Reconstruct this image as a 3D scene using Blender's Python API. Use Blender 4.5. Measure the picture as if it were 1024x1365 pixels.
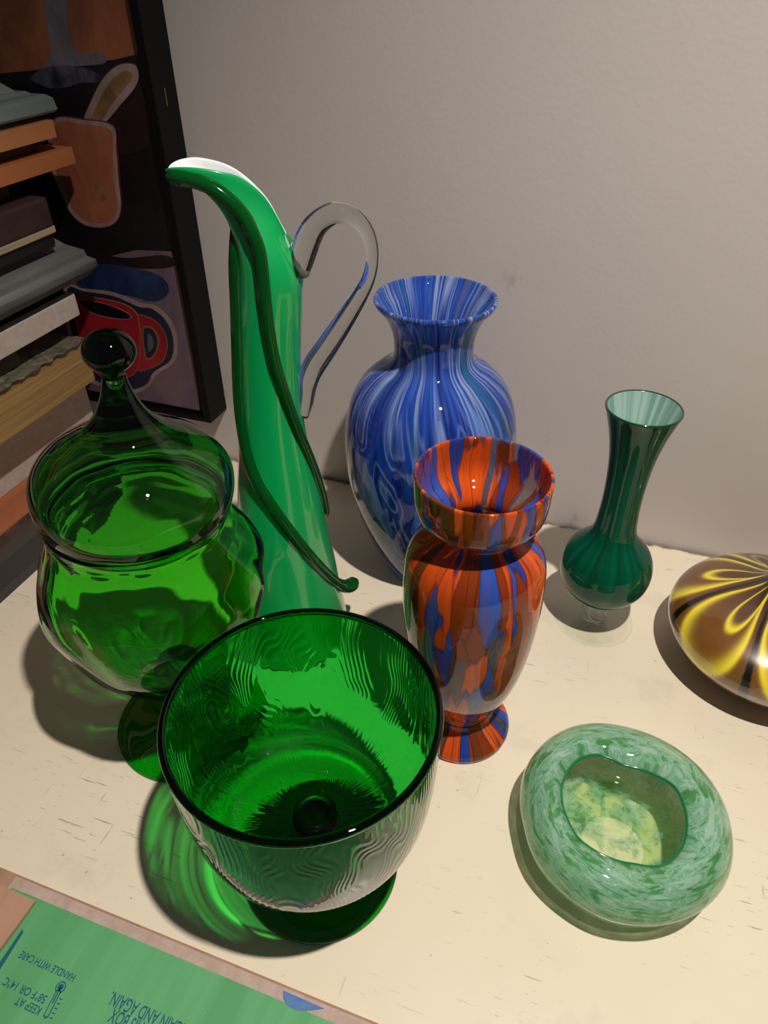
import bpy, bmesh, math, random
import numpy as np
from mathutils import Vector, Matrix
random.seed(7); rng = np.random.default_rng(7)
for o in list(bpy.data.objects): bpy.data.objects.remove(o)
scn = bpy.context.scene
col = scn.collection

# ---------------------------------------------------------------- camera
F_PX, CX, CY = 959.0, 512.0, 682.5
PITCH, ROLL, HEAD, CAM_H = 37.5, -0.4, 19.7, 0.46
_p, _r, _h = (math.radians(a) for a in (PITCH, ROLL, HEAD))
FW = np.array([-math.sin(_h)*math.cos(_p), math.cos(_h)*math.cos(_p), -math.sin(_p)])
_rt = np.array([math.cos(_h), math.sin(_h), 0.0]); _up = np.cross(_rt, FW)
RT = _rt*math.cos(_r) + _up*math.sin(_r); UP = _up*math.cos(_r) - _rt*math.sin(_r)
CAM = np.array([0, 0, CAM_H])
IMR, IMB = _rt, np.array([-math.sin(_h), math.cos(_h), 0.0])     # level axes across and along the view heading
cd = bpy.data.cameras.new('camera'); cam = bpy.data.objects.new('camera', cd); col.objects.link(cam)
cd.sensor_fit = 'VERTICAL'; cd.sensor_height = 36.0; cd.lens = 36.0*F_PX/1365.0; cd.clip_start = 0.01
cam.matrix_world = Matrix(((RT[0], UP[0], -FW[0], 0), (RT[1], UP[1], -FW[1], 0), (RT[2], UP[2], -FW[2], CAM_H), (0, 0, 0, 1)))
scn.camera = cam
def ray(u, v):
    return RT*(u-CX)/F_PX - UP*(v-CY)/F_PX + FW
def on_y(u, v, y):
    d = ray(u, v); return CAM + d*(y-CAM[1])/d[1]
def on_z(u, v, z=0.0):
    d = ray(u, v); return CAM + d*(z-CAM[2])/d[2]

# ---------------------------------------------------------------- light and exposure
w = bpy.data.worlds.new('world'); scn.world = w; w.use_nodes = True
bg = w.node_tree.nodes['Background']; bg.inputs[0].default_value = (0.86, 0.9, 1.0, 1); bg.inputs[1].default_value = 0.055
def lamp(name, loc, target, energy, radius, color, size, blend):
    l = bpy.data.lights.new(name, 'SPOT'); l.energy = energy; l.shadow_soft_size = radius; l.color = color
    l.spot_size = math.radians(size); l.spot_blend = blend
    o = bpy.data.objects.new(name, l); col.objects.link(o); o.location = loc
    d = Vector(target)-Vector(loc); o.rotation_euler = d.to_track_quat('-Z', 'Y').to_euler()
    l.cycles.is_caustics_light = True
    return o
# the lamp above the table, out of the picture: its place comes from the cast shadows
lamp('overhead_lamp_offscreen', (0.171, 0.098, 1.088), (0.08, 0.20, 0.0), 47, 0.013, (1.0, 0.93, 0.85), 107, 1.0)
scn.view_settings.view_transform = 'Standard'; scn.view_settings.look = 'None'
scn.view_settings.gamma = 1.0; scn.view_settings.use_curve_mapping = False; scn.view_settings.exposure = 0.0
scn.cycles.max_bounces = 16; scn.cycles.transmission_bounces = 16; scn.cycles.transparent_max_bounces = 24
scn.cycles.sample_clamp_indirect = 4.0; scn.cycles.blur_glossy = 0.5

# ---------------------------------------------------------------- helpers
def S(r, g, b):                       # sRGB 0-255 to linear
    f = lambda c: (c/255/12.92) if c <= 10 else ((c/255+0.055)/1.055)**2.4
    return (f(r), f(g), f(b), 1.0)
def link(o, parent=None):
    col.objects.link(o)
    if parent is not None: o.parent = parent
    return o
def tag(o, label=None, cat=None, group=None, kind=None):
    if label: o['label'] = label
    if cat: o['category'] = cat
    if group: o['group'] = group
    if kind: o['kind'] = kind
    return o
def thing(name, label, cat, loc=(0, 0, 0), group=None, rz=0.0):
    o = bpy.data.objects.new(name, None); o.empty_display_size = 0.02; o.location = loc; o.rotation_euler.z = rz
    link(o); return tag(o, label, cat, group)
def mesh_obj(name, verts, faces, mat=None, parent=None, smooth=True, loc=None, recalc=True):
    me = bpy.data.meshes.new(name)
    me.from_pydata([tuple(map(float, v)) for v in verts], [], [tuple(f) for f in faces])
    if recalc:
        bm = bmesh.new(); bm.from_mesh(me); bmesh.ops.recalc_face_normals(bm, faces=bm.faces); bm.to_mesh(me); bm.free()
    if smooth: me.polygons.foreach_set('use_smooth', [True]*len(me.polygons))
    o = bpy.data.objects.new(name, me)
    if mat: me.materials.append(mat)
    link(o, parent)
    if loc is not None: o.location = loc
    return o
def box(name, x0, x1, y0, y1, z0, z1, mat, parent=None, bev=0.0, seg=2):
    bm = bmesh.new(); bmesh.ops.create_cube(bm, size=1.0)
    for v in bm.verts:
        v.co = Vector(((x0+x1)/2+v.co.x*(x1-x0), (y0+y1)/2+v.co.y*(y1-y0), (z0+z1)/2+v.co.z*(z1-z0)))
    if bev: bmesh.ops.bevel(bm, geom=bm.edges[:], offset=bev, segments=seg, affect='EDGES', profile=0.6)
    me = bpy.data.meshes.new(name); bm.to_mesh(me); bm.free(); me.materials.append(mat)
    o = bpy.data.objects.new(name, me); return link(o, parent)
def spline(pts, n=8, closed=False):
    P = np.array(pts, float); N = len(P); out = []
    for i in range(N if closed else N-1):
        g = (lambda k: P[k % N]) if closed else (lambda k: P[min(max(k, 0), N-1)])
        p0, p1, p2, p3 = g(i-1), g(i), g(i+1), g(i+2)
        for t in np.arange(n)/n:
            out.append(0.5*(2*p1+(p2-p0)*t+(2*p0-5*p1+4*p2-p3)*t*t+(3*p1-p0-3*p2+p3)*t**3))
    if not closed: out.append(P[-1])
    return np.array(out)
def lathe(name, prof, mat, parent=None, segs=96, ripple=None, loc=None):
    """prof: (radius, z) from one end to the other; a radius of 0 closes on the axis"""
    V, Fc = [], []; rows = []
    for r, z in prof:
        if r < 1e-6: rows.append([len(V)]); V.append((0, 0, z)); continue
        row = []
        for k in range(segs):
            a = 2*math.pi*k/segs; rr = r*(1+ripple(a, z, r)) if ripple else r
            row.append(len(V)); V.append((rr*math.cos(a), rr*math.sin(a), z))
        rows.append(row)
    for A, B in zip(rows, rows[1:]):
        if len(A) == 1 and len(B) == 1: continue
        for k in range(segs):
            k2 = (k+1) % segs
            if len(A) == 1: Fc.append((A[0], B[k], B[k2]))
            elif len(B) == 1: Fc.append((A[k], A[k2], B[0]))
            else: Fc.append((A[k], A[k2], B[k2], B[k]))
    return mesh_obj(name, V, Fc, mat, parent, loc=loc)
def shell(outer, inner, n=5):
    """outer profile bottom to top and inner profile top to bottom, both splined, joined over a round lip"""
    O = spline(outer, n); I = spline(inner, n)
    a, b = O[-1], I[0]; m = (a+b)/2; d = a-b; L = np.linalg.norm(d)/2
    nrm = np.array([-d[1], d[0]]); nrm = nrm/np.linalg.norm(nrm)
    if nrm[1] < 0: nrm = -nrm
    lip = [m + math.cos(t)*d/2 + math.sin(t)*nrm*L for t in np.linspace(0, math.pi, 7)[1:-1]]
    return [(max(0, r), z) for r, z in np.vstack([O, lip, I])]
def tube(name, pts, radii, mat, parent=None, segs=16, flat=None, n=6, up=None):
    """swept tube; radii per point, flat = (width factor along binormal) per tube"""
    C = spline(pts, n); Rr = spline([(r, 0) for r in radii], n)[:, 0]; V, Fc = [], []
    nx = np.array(up if up is not None else (0, 0, 1.0)); prev = None
    for i, c in enumerate(C):
        t = C[min(i+1, len(C)-1)]-C[max(i-1, 0)]; t = t/np.linalg.norm(t)
        if up is not None: b = np.array(up, float); b = b-t*(b@t); b /= np.linalg.norm(b); nv = np.cross(b, t)
        else:
            if prev is None: prev = np.cross(t, (0.3, 0.5, 0.8)); 
            nv = prev-t*(prev@t); nv /= np.linalg.norm(nv); prev = nv; b = np.cross(t, nv)
        for k in range(segs):
            a = 2*math.pi*k/segs; fl = flat or 1.0
            V.append(c+Rr[i]*(math.cos(a)*nv+math.sin(a)*fl*b))
    for i in range(len(C)-1):
        for k in range(segs):
            Fc.append((i*segs+k, i*segs+(k+1) % segs, (i+1)*segs+(k+1) % segs, (i+1)*segs+k))
    e0 = len(V); V.append(C[0]); e1 = len(V); V.append(C[-1]); l = (len(C)-1)*segs
    for k in range(segs):
        Fc.append((e0, k, (k+1) % segs)); Fc.append((e1, l+k, l+(k+1) % segs))
    return mesh_obj(name, V, Fc, mat, parent)

# ---------------------------------------------------------------- material helpers
class NT:
    def __init__(s, name):
        s.m = bpy.data.materials.new(name); s.m.use_nodes = True; s.t = s.m.node_tree
        s.t.nodes.clear(); s.out = s.t.nodes.new('ShaderNodeOutputMaterial')
    def n(s, typ, props=None, **ins):
        nd = s.t.nodes.new('ShaderNode'+typ)
        for k, v in (props or {}).items(): setattr(nd, k, v)
        for k, v in ins.items():
            key = int(k[1:]) if k[0] == 'i' and k[1:].isdigit() else k.replace('_', ' ')
            sock = nd.inputs[key]
            if hasattr(v, 'is_output'): s.t.links.new(v, sock)
            else: sock.default_value = v
        return nd
    def math(s, op, a, b=0.0, clamp=False):
        return s.n('Math', dict(operation=op, use_clamp=clamp), i0=a, i1=b).outputs[0]
    def ramp(s, fac, stops, mode='LINEAR'):
        nd = s.n('ValToRGB', None, i0=fac); cr = nd.color_ramp; cr.interpolation = mode
        while len(cr.elements) > 1: cr.elements.remove(cr.elements[-1])
        cr.elements[0].position = stops[0][0]; cr.elements[0].color = stops[0][1]
        for p, c in stops[1:]:
            e = cr.elements.new(p); e.color = c
        return nd.outputs[0]
    def mix(s, fac, a, b, blend='MIX'):
        nd = s.n('Mix', dict(data_type='RGBA', blend_type=blend)); L = s.t.links
        for i, v in ((0, fac), (6, a), (7, b)):
            if hasattr(v, 'is_output'): L.new(v, nd.inputs[i])
            else: nd.inputs[i].default_value = v
        return nd.outputs[2]
    def obj(s): return s.n('TexCoord').outputs['Object']
    def noise(s, vec, scale=5, detail=3, rough=0.5, dist=0.0, out=0):
        return s.n('TexNoise', None, Vector=vec, Scale=scale, Detail=detail, Roughness=rough, Distortion=dist).outputs[out]
    def map(s, vec, scale=(1, 1, 1), loc=(0, 0, 0), rot=(0, 0, 0)):
        return s.n('Mapping', None, Vector=vec, Scale=scale, Location=loc, Rotation=rot).outputs[0]
    def cyl(s, K, Sz, twist=0.0, zfun=None):
        """unit-cylinder coordinates: the pattern runs along the meridians of a turned vessel"""
        x, y, z = s.n('SeparateXYZ', None, i0=s.obj()).outputs
        r = s.math('ADD', s.math('SQRT', s.math('ADD', s.math('MULTIPLY', x, x), s.math('MULTIPLY', y, y))), 1e-4)
        nx, ny = s.math('DIVIDE', x, r), s.math('DIVIDE', y, r)
        if twist:
            a = s.math('MULTIPLY', z, twist); ca, sa = s.math('COSINE', a), s.math('SINE', a)
            nx, ny = (s.math('SUBTRACT', s.math('MULTIPLY', nx, ca), s.math('MULTIPLY', ny, sa)),
                      s.math('ADD', s.math('MULTIPLY', nx, sa), s.math('MULTIPLY', ny, ca)))
        zz = zfun(s, z) if zfun else s.math('MULTIPLY', z, Sz)
        s.z = z
        return s.n('CombineXYZ', None, i0=s.math('MULTIPLY', nx, K), i1=s.math('MULTIPLY', ny, K), i2=zz).outputs[0]
    def bump(s, h, strength=0.3, dist=0.001):
        return s.n('Bump', None, Strength=strength, Distance=dist, Height=h).outputs[0]
    def schlick(s, normal=None, f0=0.04):
        lw = s.n('LayerWeight', None, Blend=0.5)
        if normal is not None: s.t.links.new(normal, lw.inputs['Normal'])
        f = s.math('POWER', lw.outputs['Facing'], 5.0)
        return s.math('ADD', s.math('MULTIPLY', f, 1-f0), f0)
    def done(s, shader):
        s.t.links.new(shader, s.out.inputs[0]); return s.m
    def principled(s, color, rough=0.5, normal=None, **kw):
        nd = s.n('BsdfPrincipled'); L = s.t.links
        for k, v in [('Base Color', color), ('Roughness', rough)]+[(k.replace('_', ' '), v) for k, v in kw.items()]:
            if hasattr(v, 'is_output'): L.new(v, nd.inputs[k])
            else: nd.inputs[k].default_value = v
        if normal is not None: L.new(normal, nd.inputs['Normal'])
        return s.done(nd.outputs[0])
def plain(name, color, rough=0.5, **kw):
    return NT(name).principled(color, rough, **kw)
def mottled(name, c1, c2, scale=40, rough=0.6, stretch=(1, 1, 1), bump=0.2, detail=4, **kw):
    m = NT(name); v = m.map(m.obj(), stretch); nz = m.noise(v, scale, detail, 0.6)
    return m.principled(m.ramp(nz, [(0.3, c1), (0.7, c2)]), rough, m.bump(nz, bump, 0.001), **kw)
def art_glass(m, color, clear, tint, trans=0.35, rough=0.03, normal=None):
    """coloured glass chips cased in clear glass: body colour where opaque, see-through where clear, polished skin"""
    d = m.n('BsdfDiffuse', None, Color=color); t = m.n('BsdfTranslucent', None, Color=color)
    body = m.n('MixShader', None, i0=trans, i1=d.outputs[0], i2=t.outputs[0]).outputs[0]
    tr = m.n('BsdfTransparent', None, Color=tint).outputs[0]
    b2 = m.n('MixShader', None, i0=clear, i1=body, i2=tr).outputs[0]
    g = m.n('BsdfGlossy', None, Color=(1, 1, 1, 1), Roughness=rough)
    if normal is not None: m.t.links.new(normal, g.inputs['Normal'])
    return m.done(m.n('MixShader', None, i0=m.schlick(normal), i1=b2, i2=g.outputs[0]).outputs[0])
def bottle_glass(name, color, straight, tint, normal=None, m=None, ior=1.5):
    """solid coloured glass, with a share of light passing straight as through a thin wall"""
    m = m or NT(name)
    g = m.n('BsdfRefraction', None, Color=color, Roughness=0.0, IOR=ior)
    gl = m.n('BsdfGlossy', None, Color=(1, 1, 1, 1), Roughness=0.01)
    if normal is not None:
        m.t.links.new(normal, g.inputs['Normal']); m.t.links.new(normal, gl.inputs['Normal'])
    body = g.outputs[0]
    if straight > 0:
        tr = m.n('BsdfTransparent', None, Color=tint).outputs[0]
        body = m.n('MixShader', None, i0=straight, i1=body, i2=tr).outputs[0]
    return m.done(m.n('MixShader', None, i0=m.schlick(normal), i1=body, i2=gl.outputs[0]).outputs[0])

# ---------------------------------------------------------------- setting
WALL_Y = 0.604
def wall_mat():
    m = NT('wall_paint'); o = m.obj()
    big = m.noise(o, 3.0, 4, 0.6); fine = m.noise(o, 260, 2, 0.5)
    smv = m.map(o, (1, 1, 0.45)); sm = m.noise(smv, 26, 5, 0.65)
    base = m.mix(big, S(205, 196, 192), S(197, 187, 182))
    c = m.mix(m.math('MULTIPLY', m.ramp(sm, [(0.68, (0, 0, 0, 1)), (0.76, (1, 1, 1, 1))]), 0.35), base, S(140, 128, 120))
    return m.principled(c, 0.55, m.bump(fine, 0.25, 0.0006))
box('wall_back', -1.6, 1.6, WALL_Y, WALL_Y+0.1, -0.74, 1.9, wall_mat()).__setitem__('kind', 'structure')
box('floor', -1.6, 1.6, -1.8, WALL_Y, -0.80, -0.74, mottled('floor_boards', S(88, 66, 50), S(120, 94, 72), 14, 0.5, (1, 8, 1))).__setitem__('kind', 'structure')

def table_mat():
    m = NT('cream_paint'); o = m.obj()
    big = m.noise(o, 7, 4, 0.6)
    c = m.mix(big, S(237, 225, 202), S(228, 214, 189))
    w1 = m.noise(m.map(o, (1, 1, 1), (3, 1, 0)), 16, 6, 0.65)
    c = m.mix(m.math('MULTIPLY', m.ramp(w1, [(0.56, (0, 0, 0, 1)), (0.66, (1, 1, 1, 1))]), 0.45), c, S(212, 200, 178))
    # scratches: thin, running mostly along the boards
    patch = m.ramp(m.noise(o, 9, 2), [(0.44, (0, 0, 0, 1)), (0.60, (1, 1, 1, 1))])
    for k, (sc, rot, th) in enumerate((((26, 420, 1), -0.42, 0.655), ((300, 14, 1), 0.06, 0.70), ((60, 600, 1), -0.55, 0.665))):
        s_ = m.noise(m.map(o, sc, (k*2.1, k, 0), (0, 0, rot)), 1.0, 3, 0.6)
        f = m.math('MULTIPLY', m.ramp(s_, [(th, (0, 0, 0, 1)), (th+0.03, (1, 1, 1, 1))]), m.math('MULTIPLY', patch, 0.7))
        c = m.mix(f, c, S(146, 130, 108))
    sp = m.ramp(m.noise(o, 240, 2, 0.5), [(0.73, (0, 0, 0, 1)), (0.77, (1, 1, 1, 1))])
    c = m.mix(m.math('MULTIPLY', sp, 0.6), c, S(140, 122, 100))
    # chipped back edge
    y = m.n('SeparateXYZ', None, i0=o).outputs[1]
    e = m.math('ADD', y, m.math('MULTIPLY', m.math('SUBTRACT', m.noise(o, 60, 4, 0.7), 0.5), 0.016))
    c = m.mix(m.ramp(m.math('SUBTRACT', e, 0.0), [(0.599, (0, 0, 0, 1)), (0.6005, (1, 1, 1, 1))]), c, S(120, 82, 58))
    return m.principled(c, m.math('ADD', m.math('MULTIPLY', w1, 0.3), 0.22), m.bump(m.noise(o, 45, 4, 0.6), 0.12, 0.001))
paint = table_mat()
tb = thing('table', 'cream painted table with worn scratched top against the wall', 'table', (0, 0, -0.74))
top = box('tabletop', -0.95, 0.62, -0.10, 0.602, -0.03, 0.0, paint, None, 0.002); top.parent = tb; top.location = (0, 0, 0.74)
for sx in (-0.9, 0.57):
    for sy in (-0.05, 0.552):
        l = box('leg', sx-0.025, sx+0.025, sy-0.025, sy+0.025, 0, 0.712, paint, tb, 0.003)
for y0 in (-0.06, 0.55):
    box('apron', -0.9, 0.57, y0, y0+0.02, 0.63, 0.712, paint, tb, 0.002)

# ---------------------------------------------------------------- compote bowl
def hair_mat():
    m = NT('green_textured_glass'); v = m.cyl(2.6, 22)
    nz = m.noise(v, 0.8, 1.0, 0.4, 0.3)
    x_, y_, z_ = m.n('SeparateXYZ', None, i0=m.obj()).outputs
    th = m.math('MULTIPLY', m.math('ARCTAN2', y_, x_), 92.0)
    h = m.math('SINE', m.math('ADD', th, m.math('MULTIPLY', nz, 95)))
    return bottle_glass('', (0.16, 0.80, 0.26, 1), 0.0, (0.12, 0.72, 0.20, 1), m.bump(h, 0.10, 0.0010), m)
def smooth_green(name, c, straight, t): return bottle_glass(name, c, straight, t)
G_HAIR = hair_mat()
G_FOOT = smooth_green('emerald_foot_glass', (0.10, 0.72, 0.13, 1), 0.45, (0.16, 0.80, 0.18, 1))
G_DARK = smooth_green('dark_green_glass', (0.05, 0.60, 0.10, 1), 0.0, (0.04, 0.55, 0.08, 1))
ct = thing('footed_bowl', 'open emerald green glass compote with wavy embossed lines and black-green rim', 'bowl', (-0.1175, 0.2024, 0))
out = [(0, .046), (.012, .0462), (.020, .0475), (.034, .051), (.048, .057), (.058, .065), (.0645, .077), (.068, .093), (.0702, .113), (.0712, .135), (.0716, .156)]
inn = [(.0686, .156), (.0682, .135), (.0672, .113), (.0648, .093), (.061, .079), (.0535, .069), (.043, .0635), (.025, .0605), (.013, .060), (.0105, .0615), (.007, .0605), (0, .0603)]
bowl = lathe('bowl', shell(out, inn, 5), G_HAIR, ct, 128)
lathe('rim', [(.0683+.0021*math.cos(a)+.0018, .1562+.0021*math.sin(a)) for a in np.linspace(0, 2*math.pi, 17)], G_DARK, ct, 128)
lathe('stem', [(0, .048), (.013, .0475), (.0115, .040), (.0105, .032), (.0115, .024), (.016, .016), (0, .015)], G_DARK, ct, 64)
lathe('foot', [(r, z) for r, z in spline([(0, .0175), (.012, .0175), (.022, .0125), (.036, .0085), (.046, .0055), (.0494, .003), (.0492, .0006), (.047, 0.0), (.040, .001), (.02, .004), (0, .005)], 4)], G_FOOT, ct, 96)

# ---------------------------------------------------------------- lidded candy jar
G_JAR = smooth_green('bottle_green_glass', (0.50, 0.94, 0.38, 1), 0.0, (0.36, 0.82, 0.28, 1))
G_LID = smooth_green('deep_green_glass', (0.42, 0.78, 0.38, 1), 0.0, (0.32, 0.62, 0.32, 1))
G_KNOB = smooth_green('black_green_glass', (0.006, 0.10, 0.02, 1), 0.1, (0.004, 0.05, 0.01, 1))
ph = rng.uniform(0, 6.28, 12)
def optic(a, z, r):
    return 0.012*math.sin(9*a+ph[0]+24*z) + 0.009*math.sin(5*a+ph[1]-85*z) + 0.007*math.sin(15*a+120*z+ph[2]) + 0.004*math.sin(150*z+3*a)
jar = thing('candy_jar', 'lidded dark green glass candy jar on a round foot with pointed lid', 'jar', (-0.2534, 0.2717, 0))
out = [(0, .056), (.010, .0565), (.022, .061), (.038, .072), (.052, .090), (.0625, .112), (.0690, .136), (.0700, .150), (.0675, .165), (.0600, .179), (.0545, .189), (.0528, .197), (.0535, .203)]
inn = [(.0505, .203), (.0498, .197), (.0512, .190), (.0565, .180), (.0640, .166), (.0665, .150), (.0655, .136), (.059, .113), (.048, .092), (.034, .076), (.018, .066), (.008, .0625), (0, .062)]
def jar_ripple(a, z, r): return optic(a, z, r)*(1 if z < 0.195 else 0.2) if r > 0.01 else 0
lathe('bowl', shell(out, inn, 5), G_JAR, jar, 160, jar_ripple)
lathe('stem', [(0, .064), (.016, .061), (.0125, .054), (.0105, .046), (.0105, .036), (.0125, .026), (.018, .018), (0, .016)], G_DARK, jar, 64)
lathe('foot', spline([(0, .0185), (.013, .0185), (.022, .013), (.038, .008), (.050, .0055), (.0550, .003), (.0550, .0008), (.053, 0), (.045, .001), (.02, .005), (0, .006)], 4), G_FOOT, jar, 96)
lid_out = [(.0475, .196), (.0480, .2035), (.0530, .2036), (.0560, .211), (.0572, .219), (.0560, .2275), (.0510, .236), (.0425, .2435), (.0320, .2505), (.0215, .2580), (.0145, .2660), (.0100, .2750), (.0072, .2835), (.0062, .2895)]
lid_in = [(.0455, .196), (.0462, .205), (.0515, .2085), (.0540, .2165), (.0530, .2260), (.0480, .2340), (.0390, .2415), (.0280, .2490), (.0180, .2555), (.0090, .2600), (0, .2615)]
def lid_ripple(a, z, r): return (0.004*math.sin(7*a+ph[6]+40*z)+0.002*math.sin(11*a+ph[7]-60*z)) if r > 0.02 and z > .206 else 0
LO, LI = spline(lid_out, 5), spline(lid_in, 5)
lp = np.vstack([[(0, .2895)], LO[::-1], LI])
lid = lathe('lid', lp, G_LID, jar, 128, lid_ripple)
kn = [(0, .2885)] + [(.0136*math.sin(t), .3030-.0112*math.cos(t)) for t in np.linspace(0.42, math.pi-0.001, 20)] + [(0, .3142)]
lathe('knob', kn, G_KNOB, lid, 64)
# the lid sits a little askew
piv = Vector((0, 0, 0.2035)); ax = Vector(IMB)
lid.matrix_local = Matrix.Translation(piv+Vector(IMR)*0.0012) @ Matrix.Rotation(math.radians(3.6), 4, ax) @ Matrix.Translation(-piv)

# ---------------------------------------------------------------- tall green pitcher
M_GREEN = plain('cased_green_glass', (0.0, 0.37, 0.09, 1), 0.35, Coat_Weight=1.0, Coat_Roughness=0.03, Coat_IOR=1.55)
M_WHITE = plain('white_lining_glass', (0.85, 0.87, 0.88, 1), 0.15, Coat_Weight=1.0)
M_TRAIL = plain('dark_green_trail_glass', (0.0015, 0.060, 0.008, 1), 0.08, Specular_IOR_Level=0.35)
M_CLEAR = bottle_glass('clear_glass', (0.985, 0.995, 0.99, 1), 0.0, (0.96, 0.98, 0.97, 1))
PB = np.array((-0.2205, 0.3821, 0.0))
pt = thing('pitcher', 'tall slender emerald green glass pitcher with white lined spout and clear handle', 'pitcher', PB)
pZ = [0, .0072, .0566, .08, .115, .16, .19, .22, .26, .29, .30, .316, .40]
pR = [.0478, .0474, .0412, .0385, .034, .0285, .024, .0216, .0206, .0205, .0204, .0195, .0195]
cZ = [0, .19, .2194, .2624, .2926, .3162, .34, .4]; cC = [0, .0006, .0014, .0053, .009, .0107, .011, .011]
def smooth_interp(z, X, Y):
    return sum(np.interp(z+d, X, Y) for d in (-.012, -.006, 0, .006, .012))/5
def loc3(s, wv, z): return IMR*s + IMB*wv + np.array([0, 0, z])
rim_pts = np.array([(0, -.0415, 0, .3672), (14, -.0402, .0062, .3690), (30, -.0345, .0108, .3706), (48, -.0240, .0138, .3708), (70, -.0095, .0132, .3680), (95, .0025, .0082, .3625),
                    (120, .0135, .0050, .3520), (145, .0205, .0036, .3385), (165, .0268, .0058, .3245), (180, .0300, 0, .3150)])
_full = np.vstack([rim_pts, rim_pts[-2:0:-1]*np.array([-1, 1, -1, 1])+np.array([360, 0, 0, 0])])
rim_tab = spline(_full[:, 1:], 12, True); rim_ang = spline(np.vstack([_full, [[360, -.0415, 0, .3672]]])[:, :1], 12)[:-1, 0]
NS = 120
def pitcher_surface(off):
    rows = []
    zs = np.concatenate([[0.0, 0.002], np.linspace(0.006, 0.30, 46)]) if off == 0 else np.linspace(0.16, 0.30, 26)
    for z in zs:
        r = smooth_interp(z, pZ, pR) - off - (0.0015 if z < 0.001 else 0); c = smooth_interp(z, cZ, cC)
        rows.append([loc3(c-r*math.cos(2*math.pi*k/NS), r*math.sin(2*math.pi*k/NS), z) for k in range(NS)])
    base = []
    c, r = smooth_interp(.30, cZ, cC), smooth_interp(.30, pZ, pR)-off
    T = np.linspace(0, 1, 27)[1:]
    grid = [[None]*NS for _ in T]
    for k in range(NS):
        a = 2*math.pi*k/NS; d = math.degrees(a); dd = min(d, 360-d); sg = 1 if d <= 180 else -1
        rs, rw, rz = (np.interp(d, np.append(rim_ang, 360), np.append(rim_tab[:, i], rim_tab[0, i])) for i in (0, 1, 2))
        rw = abs(rw); bell = math.sin(math.radians(min(max(dd-40, 0), 140)/140*180)); rz += bell*(0.0014 if sg < 0 else -0.0016)
        sc_ = 1-off/0.02*0.55
        mid = np.array([0.0, 0]) 
        P0 = np.array([c-r*math.cos(a), r*math.sin(a), .30])
        cen = np.array([(rs if dd > 90 else rs), 0, rz])
        P3 = np.array([rs + off*math.cos(a)*0.9, sg*rw - off*math.sin(a)*0.9, rz - (0.0004 if off else 0)])
        sp = max(0.0, math.cos(a))**1.2
        dz = rz-.30
        P1 = P0 + np.array([0.0055*sp+0.002, 0, dz*(0.55+0.35*sp)])
        P2a = P3 - np.array([0, 0, dz*0.35])
        P2b = np.array([-.015+off*1.0, sg*rw*0.9, .3560+off*1.0])
        P2 = P2a*(1-sp)+P2b*sp
        for j, t in enumerate(T):
            q = (1-t)**3*P0+3*(1-t)**2*t*P1+3*(1-t)*t*t*P2+t**3*P3
            grid[j][k] = loc3(*q)
    return rows+grid
def rows_mesh(name, rows, mat, parent, cap=False):
    V = [v for r in rows for v in r]; Fc = []
    for i in range(len(rows)-1):
        for k in range(NS):
            Fc.append((i*NS+k, i*NS+(k+1) % NS, (i+1)*NS+(k+1) % NS, (i+1)*NS+k))
    if cap: Fc.append(tuple(range(NS)))
    return mesh_obj(name, V, Fc, mat, parent)
outer = pitcher_surface(0.0); inner = pitcher_surface(0.0026)
# rounded rim bead from outer edge to inner edge
o_, i_ = np.array(outer[-1]), np.array(inner[-1])
bead = [o_*(1-t)+i_*t+np.array([0, 0, 0.0011*math.sin(math.pi*t)]) for t in (0.2, 0.45)]
lin0 = o_*(0.55)+i_*0.45+np.array([0, 0, 0.0011])
rows_mesh('body', outer+[list(b) for b in bead], M_GREEN, pt, True)
rows_mesh('lining', [list(lin0), list(o_*0.25+i_*0.75+np.array([0, 0, 0.0008]))]+inner[::-1], M_WHITE, pt)
hp = [(.0275, .3105), (.0310, .320), (.0362, .3315), (.0418, .3392), (.052, .3446), (.0627, .3422), (.0700, .3337), (.0728, .322), (.0712, .309), (.0657, .297), (.0548, .280), (.042, .261), (.0325, .247), (.0285, .235), (.0262, .222), (.0240, .211)]
hr = [.0062, .0066, .0064, .0058, .0050, .0042, .0036, .0033, .0034, .0040, .0052, .0060, .0062, .0052, .0044, .0028]
tube('handle', [loc3(s, 0, z) for s, z in hp], [q*1.2 for q in hr], M_CLEAR, pt, 20, 1.25, 6, IMB)
def trail(name, lst, rad, mat, extra=(), first=()):
    P = [loc3(*e) for e in first]
    for ang, z in lst:
        r = smooth_interp(z, pZ, pR)+rad*0.1; c = smooth_interp(z, cZ, cC); a = math.radians(ang)
        P.append(loc3(c+r*math.cos(a), r*math.sin(a), z))
    P += [loc3(*e) for e in extra]
    rr = [rad]*len(P); rr[0] = rad*0.4; rr[-1] = rad*(0.8 if extra else 0.5)
    if extra: rr[-4:] = [rad*1.05, rad*1.3, rad*1.4, rad*1.0]
    return tube(name, P, rr, mat, pt, 12, None, 5)
trail('glass_trail', [(-104, .339), (-96, .3295), (-93.5, .316), (-91, .301), (-85, .282), (-75, .262), (-63, .245), (-47, .225), (-33, .206), (-18, .187), (-5, .1655), (6, .145), (14, .128), (25, .115), (40, .108)], .0042, M_TRAIL, (), ((-.0395, -.004, .3655), (-.034, -.0100, .3662), (-.024, -.0135, .3655), (-.013, -.0150, .3615), (-.003, -.0165, .3540), (.003, -.0180, .3465)))
trail('glass_trail', [(-150, .338), (-153, .319), (-155, .296), (-152, .273), (-150, .247), (-145.5, .2264), (-137, .208), (-126, .19), (-112, .174), (-95, .159), (-78, .141), (-60, .1195), (-42, .0962), (-24, .0744), (-5, .056)], .0044, M_TRAIL,
      ((.0470, .002, .0480), (.0515, .006, .0465), (.0530, .0105, .0475)))

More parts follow.
